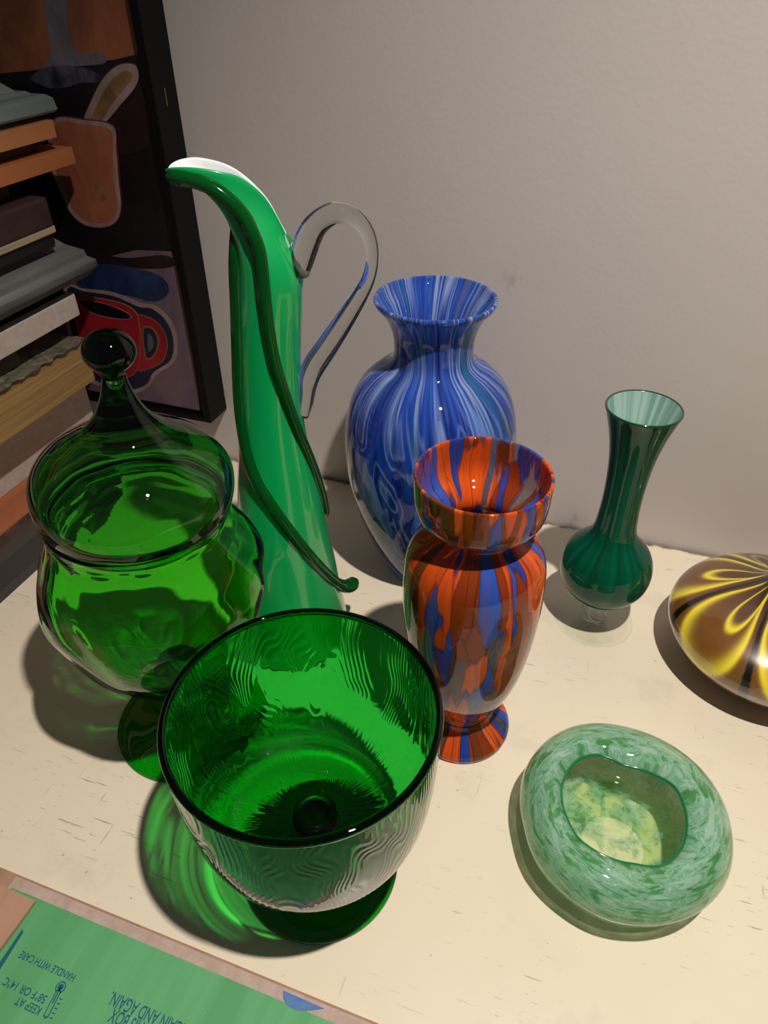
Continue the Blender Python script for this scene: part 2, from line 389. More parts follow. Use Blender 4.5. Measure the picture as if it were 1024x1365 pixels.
# ---------------------------------------------------------------- blue vase
def blue_mat():
    m = NT('blue_streaked_glass')
    def zf(s, z):
        lo = s.math('MULTIPLY', s.math('MINIMUM', z, 0.165), 21.0); hi = s.math('MULTIPLY', s.math('MAXIMUM', s.math('SUBTRACT', z, 0.165), 0.0), 7.0)
        return s.math('ADD', lo, hi)
    v = m.cyl(3.4, 1, 2.5, zf)
    wob = m.noise(v, 0.9, 2, 0.5, 0, 1)
    v2 = m.n('VectorMath', dict(operation='ADD'), i0=v, i1=m.map(wob, (0.9, 0.9, 1.3))).outputs[0]
    vo = m.n('TexVoronoi', dict(feature='F1'), Vector=v2, Scale=1.15)
    rnd = m.n('SeparateXYZ', None, i0=vo.outputs['Color']).outputs[0]
    chip = m.ramp(rnd, [(0.0, S(16, 40, 140)), (0.2, S(30, 75, 185)), (0.38, S(20, 50, 160)), (0.55, S(70, 125, 215)), (0.66, S(10, 95, 140)), (0.76, S(25, 60, 170)), (0.88, S(120, 150, 205))], 'CONSTANT')
    ring = m.ramp(vo.outputs['Distance'], [(0.30, (0, 0, 0, 1)), (0.36, (1, 1, 1, 1)), (0.40, (0, 0, 0, 1)), (0.52, (0, 0, 0, 1)), (0.58, (1, 1, 1, 1)), (0.64, (0, 0, 0, 1))])
    st = m.noise(m.map(v, (1.25, 1.25, 0.34)), 1.2, 2, 0.5, 0.8)
    streak = m.ramp(st, [(0.28, S(20, 44, 140)), (0.40, S(62, 108, 205)), (0.48, S(34, 70, 176)), (0.55, S(165, 188, 230)), (0.61, S(40, 84, 190)), (0.68, S(16, 110, 150)), (0.74, S(40, 80, 190))])
    body = m.mix(m.math('MULTIPLY', ring, 0.6), chip, S(150, 180, 235))
    neck = m.ramp(m.math('ADD', m.z, 0.0), [(0.150, (0, 0, 0, 1)), (0.205, (1, 1, 1, 1))])
    c = m.mix(m.math('ADD', m.math('MULTIPLY', neck, 0.8), 0.06), body, streak)
    st2 = m.noise(m.map(v, (2.2, 2.2, 0.5), (4, 2, 1)), 1.4, 2, 0.5, 0.5)
    clear = m.math('MULTIPLY', m.ramp(st2, [(0.50, (0, 0, 0, 1)), (0.60, (1, 1, 1, 1))]), 0.55)
    return art_glass(m, c, clear, (0.78, 0.80, 0.88, 1), 0.25)
out = [(0, .0005), (.030, 0), (.0345, .002), (.0385, .009), (.0445, .0209), (.0560, .0498), (.0640, .0764), (.0695, .1025), (.0716, .1266), (.0711, .150), (.0672, .1715), (.0620, .1845), (.0555, .194), (.0455, .203), (.0375, .2075), (.0325, .2125), (.0308, .219), (.0310, .227), (.0325, .236), (.0362, .2455), (.0408, .2525), (.0448, .2572), (.0462, .2600)]
inn = [(.0434, .2615), (.0405, .2560), (.0345, .2470), (.0302, .2365), (.0282, .2265), (.0280, .2185), (.0300, .2100), (.0420, .2000), (.0520, .1920), (.0600, .1820), (.0645, .170), (.0680, .150), (.0685, .1266), (.0665, .1025), (.061, .0764), (.053, .0498), (.041, .0215), (.032, .008), (0, .006)]
bv = lathe('blue_vase', shell(out, inn, 4), blue_mat(), None, 128, loc=(-0.1379, 0.5019, 0))
tag(bv, 'large blue and white streaked glass vase with flared mouth near the wall', 'vase')

# ---------------------------------------------------------------- orange and blue vase
def orange_mat():
    m = NT('orange_blue_chip_glass')
    v = m.cyl(2.0, 9.5)
    wob = m.noise(v, 1.2, 2, 0.5, 0, 1)
    v2 = m.n('VectorMath', dict(operation='ADD'), i0=v, i1=m.map(wob, (1.1, 1.1, 2.0))).outputs[0]
    vo = m.n('TexVoronoi', dict(feature='F1'), Vector=v2, Scale=2.3)
    rnd = m.n('SeparateXYZ', None, i0=vo.outputs['Color']).outputs
    chip = m.ramp(rnd[0], [(0, S(232, 92, 30)), (0.22, S(150, 58, 20)), (0.36, S(50, 92, 190)), (0.52, S(238, 104, 44)), (0.68, S(120, 60, 34)), (0.76, S(40, 70, 160)), (0.87, S(110, 120, 140))], 'CONSTANT')
    n2 = m.noise(m.map(v, (2, 2, 0.8)), 2.0, 3, 0.6)
    chip = m.mix(m.ramp(n2, [(0.45, (0, 0, 0, 1)), (0.65, (0.45, 0.45, 0.45, 1))]), chip, S(140, 62, 24))
    edge = m.n('TexVoronoi', dict(feature='DISTANCE_TO_EDGE'), Vector=v2, Scale=2.3).outputs[0]
    gap = m.ramp(edge, [(0.02, (1, 1, 1, 1)), (0.07, (0, 0, 0, 1))])
    grey = m.ramp(rnd[0], [(0.86, (0, 0, 0, 1)), (0.87, (1, 1, 1, 1))], 'CONSTANT')
    clear = m.math('MINIMUM', m.math('MAXIMUM', m.math('MULTIPLY', gap, 0.55), m.math('MULTIPLY', grey, 0.6)), 0.8)
    return art_glass(m, chip, clear, (0.80, 0.72, 0.66, 1), 0.3)
M_OR = orange_mat()
ov = thing('orange_vase', 'orange and blue mottled glass vase with cup mouth and round foot', 'vase', (-0.0601, 0.3354, 0))
out = [(.0205, .022), (.0235, .030), (.0275, .038), (.0330, .052), (.0385, .072), (.0425, .098), (.0446, .128), (.0446, .152), (.0428, .168), (.0375, .1785), (.0300, .1845), (.0255, .1885), (.0255, .1925), (.0310, .1970), (.0365, .2025), (.0388, .2090), (.0396, .2180), (.0398, .2285)]
inn = [(.0376, .2288), (.0373, .2180), (.0362, .2095), (.0330, .2035), (.0270, .1990), (.0228, .1940), (.0225, .1880), (.0270, .1825), (.0345, .1765), (.0398, .1670), (.0418, .152), (.0418, .128), (.0398, .099), (.0360, .074), (.0300, .054), (.022, .041), (0, .036)]
lathe('body', [(0, .022)]+shell(out, inn, 4), M_OR, ov, 112)
lathe('foot', [(0, .0235), (.0210, .0235)]+[tuple(p) for p in spline([(.0215, .0225), (.0235, .0180), (.0300, .0130), (.0350, .0085), (.0366, .0045), (.0358, .001), (.034, 0)], 4)]+[(0, .0008)], M_OR, ov, 96)

# ---------------------------------------------------------------- green bud vase
def bud_mat():
    m = NT('teal_green_cased_glass'); v = m.cyl(1.0, 0.3)
    n_ = m.noise(v, 4.5, 1, 0.4)
    return m.principled(m.ramp(n_, [(0.35, (0.0, 0.050, 0.024, 1)), (0.65, (0.001, 0.085, 0.042, 1))]), 0.4, Coat_Weight=0.8, Coat_Roughness=0.03, Specular_IOR_Level=0.0)
def bud_in():
    m = NT('pale_green_lining'); v = m.cyl(1.0, 0.3); n_ = m.noise(v, 6, 1, 0.4)
    return m.principled(m.ramp(n_, [(0.4, S(120, 160, 148)), (0.6, S(165, 195, 185))]), 0.2, Coat_Weight=1.0)
bd = thing('bud_vase', 'slim dark green bud vase with round bulb on a clear glass stem', 'vase', (0.0227, 0.4794, 0))
bo = spline([(0, .0255), (.010, .0262), (.0190, .0305), (.0280, .0385), (.0345, .0490), (.0367, .0600), (.0358, .0700), (.0318, .0795), (.0250, .0875), (.0195, .0945), (.0165, .1025), (.0152, .1150), (.0146, .1300), (.0150, .1480), (.0166, .1680), (.0200, .1870), (.0245, .2030), (.0268, .2095)], 5)
lathe('body', bo, bud_mat(), bd, 96)
bi = [(.0268, .2095), (.0266, .2104), (.0258, .2108), (.0250, .2100)]
M_TEALRIM = plain('dark_teal_rim_glass', (0.003, 0.05, 0.025, 1), 0.1, Coat_Weight=1.0)
lathe('rim', bi, M_TEALRIM, bd, 96)
lathe('lining', spline([(.0250, .2100), (.0225, .2020), (.0180, .1865), (.0146, .1680), (.0130, .1480), (.0126, .1300), (.0126, .115), (0, .112)], 4), bud_in(), bd, 96)
def thin_clear():
    m = NT('thin_clear_glass'); tr = m.n('BsdfTransparent', None, Color=(0.97, 0.985, 0.975, 1)).outputs[0]
    g = m.n('BsdfGlossy', None, Color=(1, 1, 1, 1), Roughness=0.02).outputs[0]
    return m.done(m.n('MixShader', None, i0=m.schlick(), i1=tr, i2=g).outputs[0])
M_THIN = thin_clear()
def stem_mat():
    m = NT('twisted_stem_glass'); v = m.cyl(2.0, 90, 260); n_ = m.noise(v, 1.6, 1, 0.5)
    return art_glass(m, (0.85, 0.87, 0.85, 1), m.ramp(n_, [(0.5, (0.85, 0.85, 0.85, 1)), (0.6, (0.25, 0.25, 0.25, 1))]), (0.93, 0.95, 0.93, 1), 0.5, 0.02)
def twist(a, z, r): return 0.10*math.sin(6*a+500*z) if r > 0.004 else 0
lathe('stem', spline([(0, .003), (.009, .003), (.0112, .006), (.0115, .0095), (.0095, .0125), (.0080, .0165), (.0085, .0215), (.0110, .0275), (0, .0285)], 5), stem_mat(), bd, 72, twist)
lathe('foot', spline([(0, .0045), (.010, .0040), (.022, .0022), (.0315, .0014), (.0330, .0008), (.0325, 0), (.02, .0002), (0, .0004)], 4), M_THIN, bd, 96)

# ---------------------------------------------------------------- brown and yellow vase (petal pattern computed per vertex)
BC = (0.1545, 0.474)
def brown_vase():
    t = thing('squat_vase', 'squat brown glass vase with yellow swirled petals and black stripes', 'vase', (BC[0], BC[1], 0))
    prof = spline([(0, 0), (.034, 0), (.040, .0015), (.052, .008), (.066, .020), (.0745, .031), (.0775, .041), (.0755, .050), (.0680, .0590), (.056, .0660), (.042, .0715), (.029, .0765), (.0190, .0830), (.0130, .0910)], 9)
    N = 480; V, Fc, colr = [], [], []
    arc = np.concatenate([[0], np.cumsum(np.linalg.norm(np.diff(prof, axis=0), axis=1))]); arc = arc[-1]-arc; arc /= 0.115
    sm = lambda e0, e1, x: float(np.clip((x-e0)/(e1-e0), 0, 1)**2*(3-2*np.clip((x-e0)/(e1-e0), 0, 1)))
    brown, dark, yel, blk = np.array(S(120, 76, 30)[:3]), np.array(S(66, 36, 18)[:3]), np.array(S(246, 222, 60)[:3]), np.array(S(14, 10, 8)[:3])
    for i, (r, z) in enumerate(prof):
        for k in range(N):
            a = 2*math.pi*k/N
            V.append((r*math.cos(a), r*math.sin(a), z))
            rho = arc[i]                                   # 0 at the neck, about 0.6 at the shoulder, 1 lower down
            th = a + math.radians(162) + math.radians(34)*math.exp(-rho*3.0) + 0.05*math.sin(3*a)
            sec = (th/(2*math.pi)*6) % 1.0 - 0.5             # one petal per sector, black stripes between
            c = dark*(1-sm(.05, .55, rho))+brown*sm(.05, .55, rho)
            def loop(sx, wd, r0, rl, win, wout):
                f = math.hypot(sx/wd, (rho-r0)/rl)-1
                g = sm(.0, .7, rho)
                return f, math.exp(-(f/((win if f < 0 else wout)*(0.35+0.65*g)))**2)
            f1, c1 = loop(sec+0.02, 0.40, 0.40, 0.42, 0.20, 0.07)
            f2, c2 = loop(sec-0.10, 0.17, 0.22, 0.23, 0.26, 0.13)
            f3, c3 = loop(sec+0.22, 0.13, 0.50, 0.30, 0.22, 0.14)
            y = min(1.0, c1+c2+0.0*c3)
            if f2 < 0: c = c*0.5+dark*0.5
            c = c*(1-y)+yel*y
            sb = abs(((th/(2*math.pi)*6+0.5) % 1.0)-0.5)
            bw = 0.040+0.025*sm(.5, 1.0, rho)
            b = 1-sm(bw*0.75, bw, sb)
            b = max(b, 1-sm(.03, .10, rho))
            c = c*(1-b)+blk*b
            colr.append((*c, 1.0))
    M = len(prof)
    for i in range(M-1):
        for k in range(N):
            Fc.append((i*N+k, i*N+(k+1) % N, (i+1)*N+(k+1) % N, (i+1)*N+k))
    m = NT('brown_petal_glass'); at = m.n('Attribute', dict(attribute_name='petals')).outputs['Color']
    mat = m.principled(at, 0.3, Coat_Weight=1.0, Coat_Roughness=0.04, Coat_IOR=1.6)
    o = mesh_obj('body', V, Fc, mat, t)
    ca = o.data.color_attributes.new('petals', 'FLOAT_COLOR', 'POINT')
    ca.data.foreach_set('color', np.array(colr, np.float32).ravel())
    blkm = plain('black_glass', S(18, 13, 10), 0.1, Coat_Weight=1.0)
    lathe('neck', shell([(.0145, .0890), (.0115, .0970), (.0095, .112), (.0088, .14), (.0092, .17), (.012, .19), (.018, .202)], [(.0165, .2025), (.0105, .19), (.0075, .17), (.0072, .14), (.0076, .112), (.006, .10), (0, .098)], 4), blkm, t, 64)
brown_vase()

# ---------------------------------------------------------------- mint bowl, freeform
def mint_mat():
    m = NT('mint_flecked_glass')
    o = m.obj(); x, y, z = m.n('SeparateXYZ', None, i0=o).outputs
    r = m.math('SQRT', m.math('ADD', m.math('MULTIPLY', x, x), m.math('MULTIPLY', y, y)))
    v = m.cyl(2.3, 1, 0, lambda s_, z_: s_.math('MULTIPLY', s_.math('SUBTRACT', z_, r), 120.0))
    v = m.n('VectorRotate', dict(rotation_type='Z_AXIS'), Vector=v, Angle=m.math('MULTIPLY', m.math('SUBTRACT', z, r), 16.0)).outputs[0]
    n1 = m.noise(v, 1.5, 3, 0.6, 0.9)
    c = m.ramp(n1, [(0.36, S(84, 160, 98)), (0.44, S(118, 190, 140)), (0.49, S(190, 228, 212)), (0.54, S(136, 204, 164)), (0.60, S(205, 234, 222))])
    n2 = m.noise(m.map(o, (1, 1, 1), (0.3, 0, 0)), 70, 3, 0.6, 0.6)
    clr = m.ramp(n2, [(0.42, (0.55, 0.55, 0.55, 1)), (0.54, (1, 1, 1, 1))])
    low = m.ramp(z, [(0.009, (0.92, 0.92, 0.92, 1)), (0.020, (0.66, 0.66, 0.66, 1)), (0.036, (0.50, 0.50, 0.50, 1)), (0.05, (0.26, 0.26, 0.26, 1))])
    clear = m.math('MULTIPLY', clr, low)
    return art_glass(m, c, clear, (0.90, 0.96, 0.80, 1), 0.55, 0.03)
MC = np.array((0.058, 0.274))
def polar(pts, n):
    P = np.array(pts)-MC; a = np.arctan2(P[:, 1], P[:, 0]); r = np.hypot(P[:, 0], P[:, 1]); o = np.argsort(a); a, r = a[o], r[o]
    A = np.linspace(-math.pi, math.pi, n, endpoint=False)
    f = np.interp(A, np.concatenate([a-2*math.pi, a, a+2*math.pi]), np.tile(r, 3))
    k = np.hanning(9); k /= k.sum(); return A, np.convolve(np.concatenate([f[-8:], f, f[:8]]), k, 'same')[8:-8]
ol = [(-.005, .268), (-.006, .29), (.001, .310), (.016, .329), (.038, .341), (.06, .343), (.081, .339), (.101, .327), (.117, .306), (.123, .281), (.121, .260), (.109, .238), (.092, .223), (.074, .215), (.055, .212), (.034, .217), (.013, .23), (.001, .251)]
il = [(.019, .272), (.02, .286), (.026, .299), (.037, .307), (.054, .3045), (.072, .304), (.085, .299), (.091, .287), (.093, .274), (.09, .257), (.083, .247), (.078, .244), (.066, .241), (.049, .239), (.033, .244), (.025, .255)]
def mint_bowl():
    N = 160; A, Ro = polar(ol, N); _, Ri = polar(il, N)
    V, Fc = [], []
    def pt_(k, r, z): V.append((r*math.cos(A[k]), r*math.sin(A[k]), z))
    rings = []
    sec_out = spline([(0.0, 0.0), (0.30, 0.0), (0.60, 0.0015), (0.80, 0.0085), (0.93, 0.019), (0.995, 0.031)], 4)
    for f, z in sec_out: rings.append([(Ro[k]*f, z) for k in range(N)])
    for t in np.linspace(0, math.pi*0.62, 15)[1:]:
        rings.append([(Ro[k]*0.995 - (Ro[k]-Ri[k])*0.62*(1-math.cos(t)), .031+.0215*math.sin(t)+0.0012*math.sin(2*A[k]+0.6)*math.sin(t)) for k in range(N)])
    lastr = rings[-1]
    dip = [0.0015*math.sin(3*a+0.9) for a in A]
    rings.append([(Ri[k]+0.0008, lastr[k][1]-0.003+dip[k]*0.4) for k in range(N)])
    rings.append([(Ri[k]-0.0004, lastr[k][1]-0.0045+dip[k]*0.5) for k in range(N)])
    rings.append([(Ri[k]+0.0002, lastr[k][1]-0.0062+dip[k]*0.5) for k in range(N)])
    for f, z in spline([(0.70, .0445), (0.82, .042), (0.91, .034), (0.90, .025), (0.80, .0145), (0.62, .0075), (0.3, .0055), (0.0, .005)], 4):
        rings.append([(max(Ro[k]*f, Ri[k]+0.0012) if z > .041 else Ro[k]*f, z) for k in range(N)])
    idx = []
    for rg in rings:
        row = []
        for k in range(N): row.append(len(V)); pt_(k, *rg[k])
        idx.append(row)
    for A_, B_ in zip(idx, idx[1:]):
        for k in range(N): Fc.append((A_[k], A_[(k+1) % N], B_[(k+1) % N], B_[k]))
    t = thing('glass_ashtray', 'round mint green mottled glass dish with inward rolled rim', 'dish', (MC[0], MC[1], 0))
    o = mesh_obj('body', V, Fc, mint_mat(), t)
    bm = bmesh.new(); bm.from_mesh(o.data); bmesh.ops.remove_doubles(bm, verts=bm.verts, dist=1e-6); bmesh.ops.recalc_face_normals(bm, faces=bm.faces); bm.to_mesh(o.data); bm.free()
    P = [(Ri[k]*math.cos(A[k]), Ri[k]*math.sin(A[k]), lastr[k][1]-0.0045+dip[k]*0.5) for k in range(0, N, 2)]
    n = len(P); VV, FF = [], []
    for i in range(n):
        p = np.array(P[i]); rd = np.array([math.cos(A[2*i]), math.sin(A[2*i]), 0])
        for j in range(8):
            a = 2*math.pi*j/8; VV.append(p+rd*0.0010*math.cos(a)+np.array([0, 0, 0.0016*math.sin(a)]))
    for i in range(n):
        for j in range(8): FF.append((i*8+j, i*8+(j+1) % 8, ((i+1) % n)*8+(j+1) % 8, ((i+1) % n)*8+j))
    mesh_obj('rim', VV, FF, plain('green_lip_glass', (0.004, 0.17, 0.05, 1), 0.15, Coat_Weight=1.0), t)
mint_bowl()

# ---------------------------------------------------------------- stack of frames, books and canvases at the left
XF = -0.485
def wood(name, c1, c2, rough=0.5, along='y', scale=30):
    return mottled(name, c1, c2, scale, rough, (1, 0.08, 1) if along == 'y' else (0.08, 1, 1), 0.25)
def picture_frame(name, label, x1, y1, z0, z1, wdt, mat, L=0.30, Wd=0.30, group=None, bev=0.002, prof=None):
    t = thing(name, label, 'picture frame', (x1-Wd/2, y1-L/2, z0), group); h = z1-z0
    if prof is None: prof = [(0, 0), (0, h), (wdt, h), (wdt, 0)]
    hx, hy = Wd/2, L/2
    # four mitred rails; prof = (inset from the outer edge, height)
    cor = [(hx, hy), (hx, -hy), (-hx, -hy), (-hx, hy)]
    for q in range(4):
        (ax, ay), (bx, by) = cor[q], cor[(q+1) % 4]
        V = []
        for (cx_, cy_) in ((ax, ay), (bx, by)):
            for i, zz in prof: V.append((cx_-math.copysign(i, cx_), cy_-math.copysign(i, cy_), zz))
        n = len(prof); Fc = [tuple(range(n)), tuple(range(2*n-1, n-1, -1))]
        for i in range(n): Fc.append((i, (i+1) % n, n+(i+1) % n, n+i))
        mesh_obj('frame_rail', V, Fc, mat, t, smooth=False)
    return t
M_BLK = plain('black_lacquer', S(22, 22, 25), 0.2, Coat_Weight=0.5)
picture_frame('picture_frame', 'glossy black picture frame lying flat under the brown wooden board', XF, 0.505, 0.0, 0.046, 0.03, M_BLK, 0.36, 0.36, 'stack of frames beside the candy jar',
              prof=[(0.0, 0), (0.0, .010), (.004, .030), (.004, .046), (.03, .046), (.03, 0)])
t = thing('wooden_board', 'orange brown wooden board with dark chipped edge on black frame', 'board', (-0.65, 0.35, 0.046))
def rel(o, t):
    o.parent = t; o.location = (-t.location.x, -t.location.y, -t.location.z); return o
M_OWOOD = wood('orange_wood', S(176, 104, 66), S(150, 84, 52)); M_DEDGE = mottled('dark_edge', S(42, 30, 26), S(84, 62, 52), 120, 0.6)
rel(box('board_top', -0.84, XF-0.002, 0.16, 0.500, 0.0565, 0.0605, M_OWOOD, None, 0.0008), t)
rel(box('board_edge', -0.838, XF-0.001, 0.162, 0.5005, 0.046, 0.0568, M_DEDGE, None, 0.001), t)
M_CANV = mottled('pale_canvas', S(196, 178, 170), S(178, 160, 152), 160, 0.8); M_CBLK = mottled('black_canvas_face', S(14, 12, 12), S(34, 28, 26), 30, 0.7)
def canvas_box(label, x1, y1, z0, z1, side, face, L=0.3, Wd=0.28, name='stretched_canvas', cat='canvas'):
    t = thing(name, label, cat, (x1-Wd/2, y1-L/2, z0))
    rel(box('edge_wrap', x1-Wd, x1, y1-L, y1, z0, z1-0.0012, side, None, 0.0012), t)
    rel(box('face', x1-Wd+.0008, x1-.0008, y1-L+.0008, y1-.0008, z1-0.0014, z1, face, None, 0.0004), t); return t
canvas_box('thick pale pinkish canvas block under the yellowed book', -0.523, 0.535, 0.0605, 0.1320, M_CANV, M_CANV, 0.36, 0.30)
# yellowed book with a crumpled silvery wrapper on top
t = thing('old_book', 'thick book with yellowed page edges and crumpled silver wrapper', 'book', (-0.62, 0.37, 0.132))
rel(box('page_block', -0.76, XF, 0.20, 0.512, 0.132, 0.1745, mottled('yellow_pages', S(170, 134, 82), S(126, 94, 52), 9, 0.8, (1, 0.6, 40), 0.3), None, 0.002), t)
M_FOIL = mottled('crumpled_foil', S(96, 88, 76), S(170, 160, 140), 90, 0.35, bump=0.6, Metallic=0.5)
V, Fc = [], []; nx_, ny_ = 14, 60
for sgn in (0, 1):
    for i in range(nx_):
        for j in range(ny_):
            x = -0.56+0.078*i/(nx_-1); y = 0.21+0.301*j/(ny_-1)
            V.append((x+0.001*math.sin(j*1.7), y, 0.1748+0.0022*abs(math.sin(j*0.9+i*0.7))*abs(math.sin(j*0.33+1))+0.0012*rng.random()*(i/nx_)-0.0006*sgn))
for sgn in (0, 1):
    for i in range(nx_-1):
        for j in range(ny_-1):
            b = sgn*nx_*ny_; Fc.append((b+i*ny_+j, b+i*ny_+j+1, b+(i+1)*ny_+j+1, b+(i+1)*ny_+j))
rel(mesh_obj('wrapper', V, Fc, M_FOIL, None, smooth=False, recalc=False), t)
M_DKW = wood('dark_brown_wood', S(70, 44, 30), S(48, 30, 22))
canvas_box('dark brown wooden block between yellowed book and black canvas', -0.500, 0.445, 0.1775, 0.1980, M_DKW, M_DKW, 0.2, 0.2, 'wooden_block', 'block')
canvas_box('thin canvas with pale edge and black painted face under grey frame', XF, 0.515, 0.1980, 0.2195, M_CANV, M_CBLK, 0.32, 0.30)
M_GREYW = mottled('weathered_grey_wood', S(52, 54, 55), S(120, 120, 118), 34, 0.7, (1, 0.10, 2.5), 0.8)
picture_frame('picture_frame', 'weathered grey wooden picture frame with stepped moulding in the stack', XF+0.004, 0.549, 0.2195, 0.2630, 0.055, M_GREYW, 0.34, 0.34, 'stack of frames beside the candy jar',
              prof=[(.020, 0), (.006, .007), (0, .014), (0, .020), (.005, .024), (.006, .030), (.016, .0365), (.022, .0435), (.055, .0435), (.055, 0)])
t = thing('maroon_book', 'dark maroon hardcover book with beige page edge', 'book', (-0.6, 0.37, 0.263))
M_MAR = mottled('maroon_cloth', S(62, 36, 38), S(46, 26, 28), 60, 0.7); M_PAGE = mottled('beige_pages', S(176, 156, 128), S(146, 126, 100), 9, 0.8, (1, 1, 60))
rel(box('back_cover', -0.70, XF-0.003, 0.22, 0.512, 0.263, 0.2735, plain('black_cover', S(14, 12, 12), 0.6), None, 0.001), t)
rel(box('page_block', -0.70, XF, 0.221, 0.5135, 0.2735, 0.2795, M_PAGE, None, 0.001), t)
rel(box('front_cover', -0.70, XF+0.001, 0.22, 0.512, 0.2795, 0.3035, M_MAR, None, 0.0025), t)
canvas_box('small dark brown wooden board above the maroon book', -0.510, 0.500, 0.3035, 0.3200, M_DKW, M_DKW, 0.24, 0.2, 'wooden_board', 'board')
M_LWOOD = wood('light_oak', S(190, 124, 76), S(164, 100, 58)); M_LWOOD2 = wood('honey_oak', S(184, 112, 66), S(158, 92, 52))
picture_frame('picture_frame', 'thin orange oak picture frame directly above the dark slat', XF, 0.558, 0.3200, 0.3330, 0.024, M_LWOOD2, 0.34, 0.34, 'stack of frames beside the candy jar')
canvas_box('dark brown backing panel between the two oak frames', -0.500, 0.535, 0.3330, 0.3432, M_DKW, M_DKW, 0.28, 0.28, 'backing_panel', 'panel')
picture_frame('picture_frame', 'thin orange oak picture frame just below the blue grey frame', XF, 0.543, 0.3432, 0.3562, 0.024, M_LWOOD, 0.32, 0.32, 'stack of frames beside the candy jar')
canvas_box('thin dark mat board under the blue grey frame', -0.490, 0.536, 0.3562, 0.3606, M_CBLK, M_CBLK, 0.3, 0.3, 'mat_board', 'board')
M_BGREY = mottled('blue_grey_moulding', S(92, 102, 104), S(124, 132, 132), 50, 0.35, (1, 0.1, 1), 0.3)
picture_frame('picture_frame', 'blue grey moulded picture frame on top of the stack', XF, 0.552, 0.3606, 0.3900, 0.06, M_BGREY, 0.34, 0.34, 'stack of frames beside the candy jar',
              prof=[(.002, 0), (0, .002), (.001, .0105), (.005, .0135), (.012, .0145), (.015, .0165), (.020, .0165), (.026, .0225), (.034, .0285), (.060, .0294), (.060, 0)])

# ---------------------------------------------------------------- painting on the wall
PX1, PX0, PZ0, PZ1, PYF = -0.4005, -0.93, 0.066, 0.60, 0.570
pa = thing('framed_painting', 'black framed painting of jug and red mug on the wall', 'painting', ((PX0+PX1)/2, WALL_Y, PZ0))
M_FRAME = plain('black_frame', S(10, 9, 10), 0.55, Specular_IOR_Level=0.2)
FWD = 0.0085
for (a, b, c, d) in ((PX1-FWD, PX1, PZ0, PZ1), (PX0, PX0+FWD, PZ0, PZ1), (PX0+FWD, PX1-FWD, PZ0, PZ0+FWD*0.55), (PX0+FWD, PX1-FWD, PZ1-FWD, PZ1)):
    rel(box('frame_rail', a, b, PYF, WALL_Y, c, d, M_FRAME, None, 0.0008), pa)
rel(box('backing', PX0+FWD*.9, PX1-FWD*.9, 0.594, WALL_Y-0.001, PZ0+.004, PZ1-.01, plain('black_backing', S(10, 10, 10), 0.8), None), pa)
CY_ = 0.577
CX1, CZ0 = PX1-FWD-0.0022, PZ0+0.0095
def paint_mat(name, c1, c2, scale=60):
    m = NT(name); o = m.obj(); n1 = m.noise(m.map(o, (1, 1, 0.5)), scale, 5, 0.65, 0.5); n2 = m.noise(o, 700, 1, 0.5)
    return m.principled(m.ramp(n1, [(0.35, c1), (0.65, c2)]), 0.42, m.bump(m.math('ADD', n1, m.math('MULTIPLY', n2, 0.4)), 0.25, 0.0006))
cv = rel(box('canvas', PX0+FWD+.004, CX1, CY_, 0.596, CZ0, PZ1-FWD-.004, paint_mat('black_oil_paint', S(10, 8, 10), S(24, 17, 20)), None, 0.001), pa)
layer = [0]
def stroke(name, px, mat, soft=True, grow=0.0):
    layer[0] += 1; y = CY_-0.00012*layer[0]
    P = np.array(px, float)
    if grow:
        cen = P.mean(0); d = P-cen; P = cen+d*(1+grow/np.linalg.norm(d, axis=1, keepdims=True))
    if soft: P = spline(P, 5, True)
    Q = np.array([on_y(u, v, y) for u, v in P])
    Q[:, 0] = np.minimum(Q[:, 0], CX1-0.0003); Q[:, 0] = np.maximum(Q[:, 0], PX0+FWD+.006); Q[:, 2] = np.clip(Q[:, 2], CZ0+.0005, PZ1-FWD-.006)
    V = [tuple(q) for q in Q]+[(q[0], CY_+0.001, q[2]) for q in Q]; n = len(Q)
    Fc = [tuple(range(n))]+[(i, (i+1) % n, n+(i+1) % n, n+i) for i in range(n)]
    o = mesh_obj(name, V, Fc, mat, None, smooth=False)
    o.parent = cv; return o
def PM(name, a, b=None, sc=60): return paint_mat(name, S(*a), S(*(b or tuple(int(x*0.82) for x in a))), sc)
P_OR = PM('burnt_orange_paint', (150, 86, 56), (108, 62, 40), 22); P_LAV = PM('lavender_grey_paint', (112, 102, 112)); P_SCU = PM('slate_paint', (82, 80, 96), (24, 22, 34), 60)
P_MAR = PM('crimson_line_paint', (92, 24, 40)); P_PINK = PM('pale_pink_paint', (160, 134, 130)); P_TAN = PM('tan_paint', (148, 104, 72), (92, 72, 44), 60)
P_POT = PM('terracotta_paint', (166, 98, 68), (136, 78, 54), 30); P_BLU = PM('deep_blue_paint', (32, 52, 92), (20, 34, 66))
P_NAV = PM('navy_paint', (28, 34, 60)); P_RED = PM('red_paint', (170, 26, 44), (120, 16, 30), 30); P_MAUVE = PM('mauve_paint', (118, 94, 102), (70, 66, 90), 18); P_BLK = PM('ink_paint', (12, 9, 10)); P_GOLD = PM('ochre_line_paint', (136, 92, 50)); P_GRY = PM('grey_paint', (92, 92, 104))
P_DM = PM('dark_maroon_paint', (38, 16, 24), (18, 10, 14), 30)
stroke('painted_sky', [(-60, -60), (176, -60), (184, 72), (150, 80), (110, 82), (60, 92), (0, 98), (-60, 98)], P_OR, False)
stroke('painted_column', [(56, -30), (84, -30), (90, 30), (96, 62), (110, 71), (136, 70), (140, 84), (104, 88), (60, 90), (68, 70), (64, 40)], P_LAV)
stroke('painted_scumble', [(40, 104), (62, 90), (100, 88), (134, 100), (138, 110), (110, 110), (90, 116), (70, 118), (52, 112)], P_SCU)
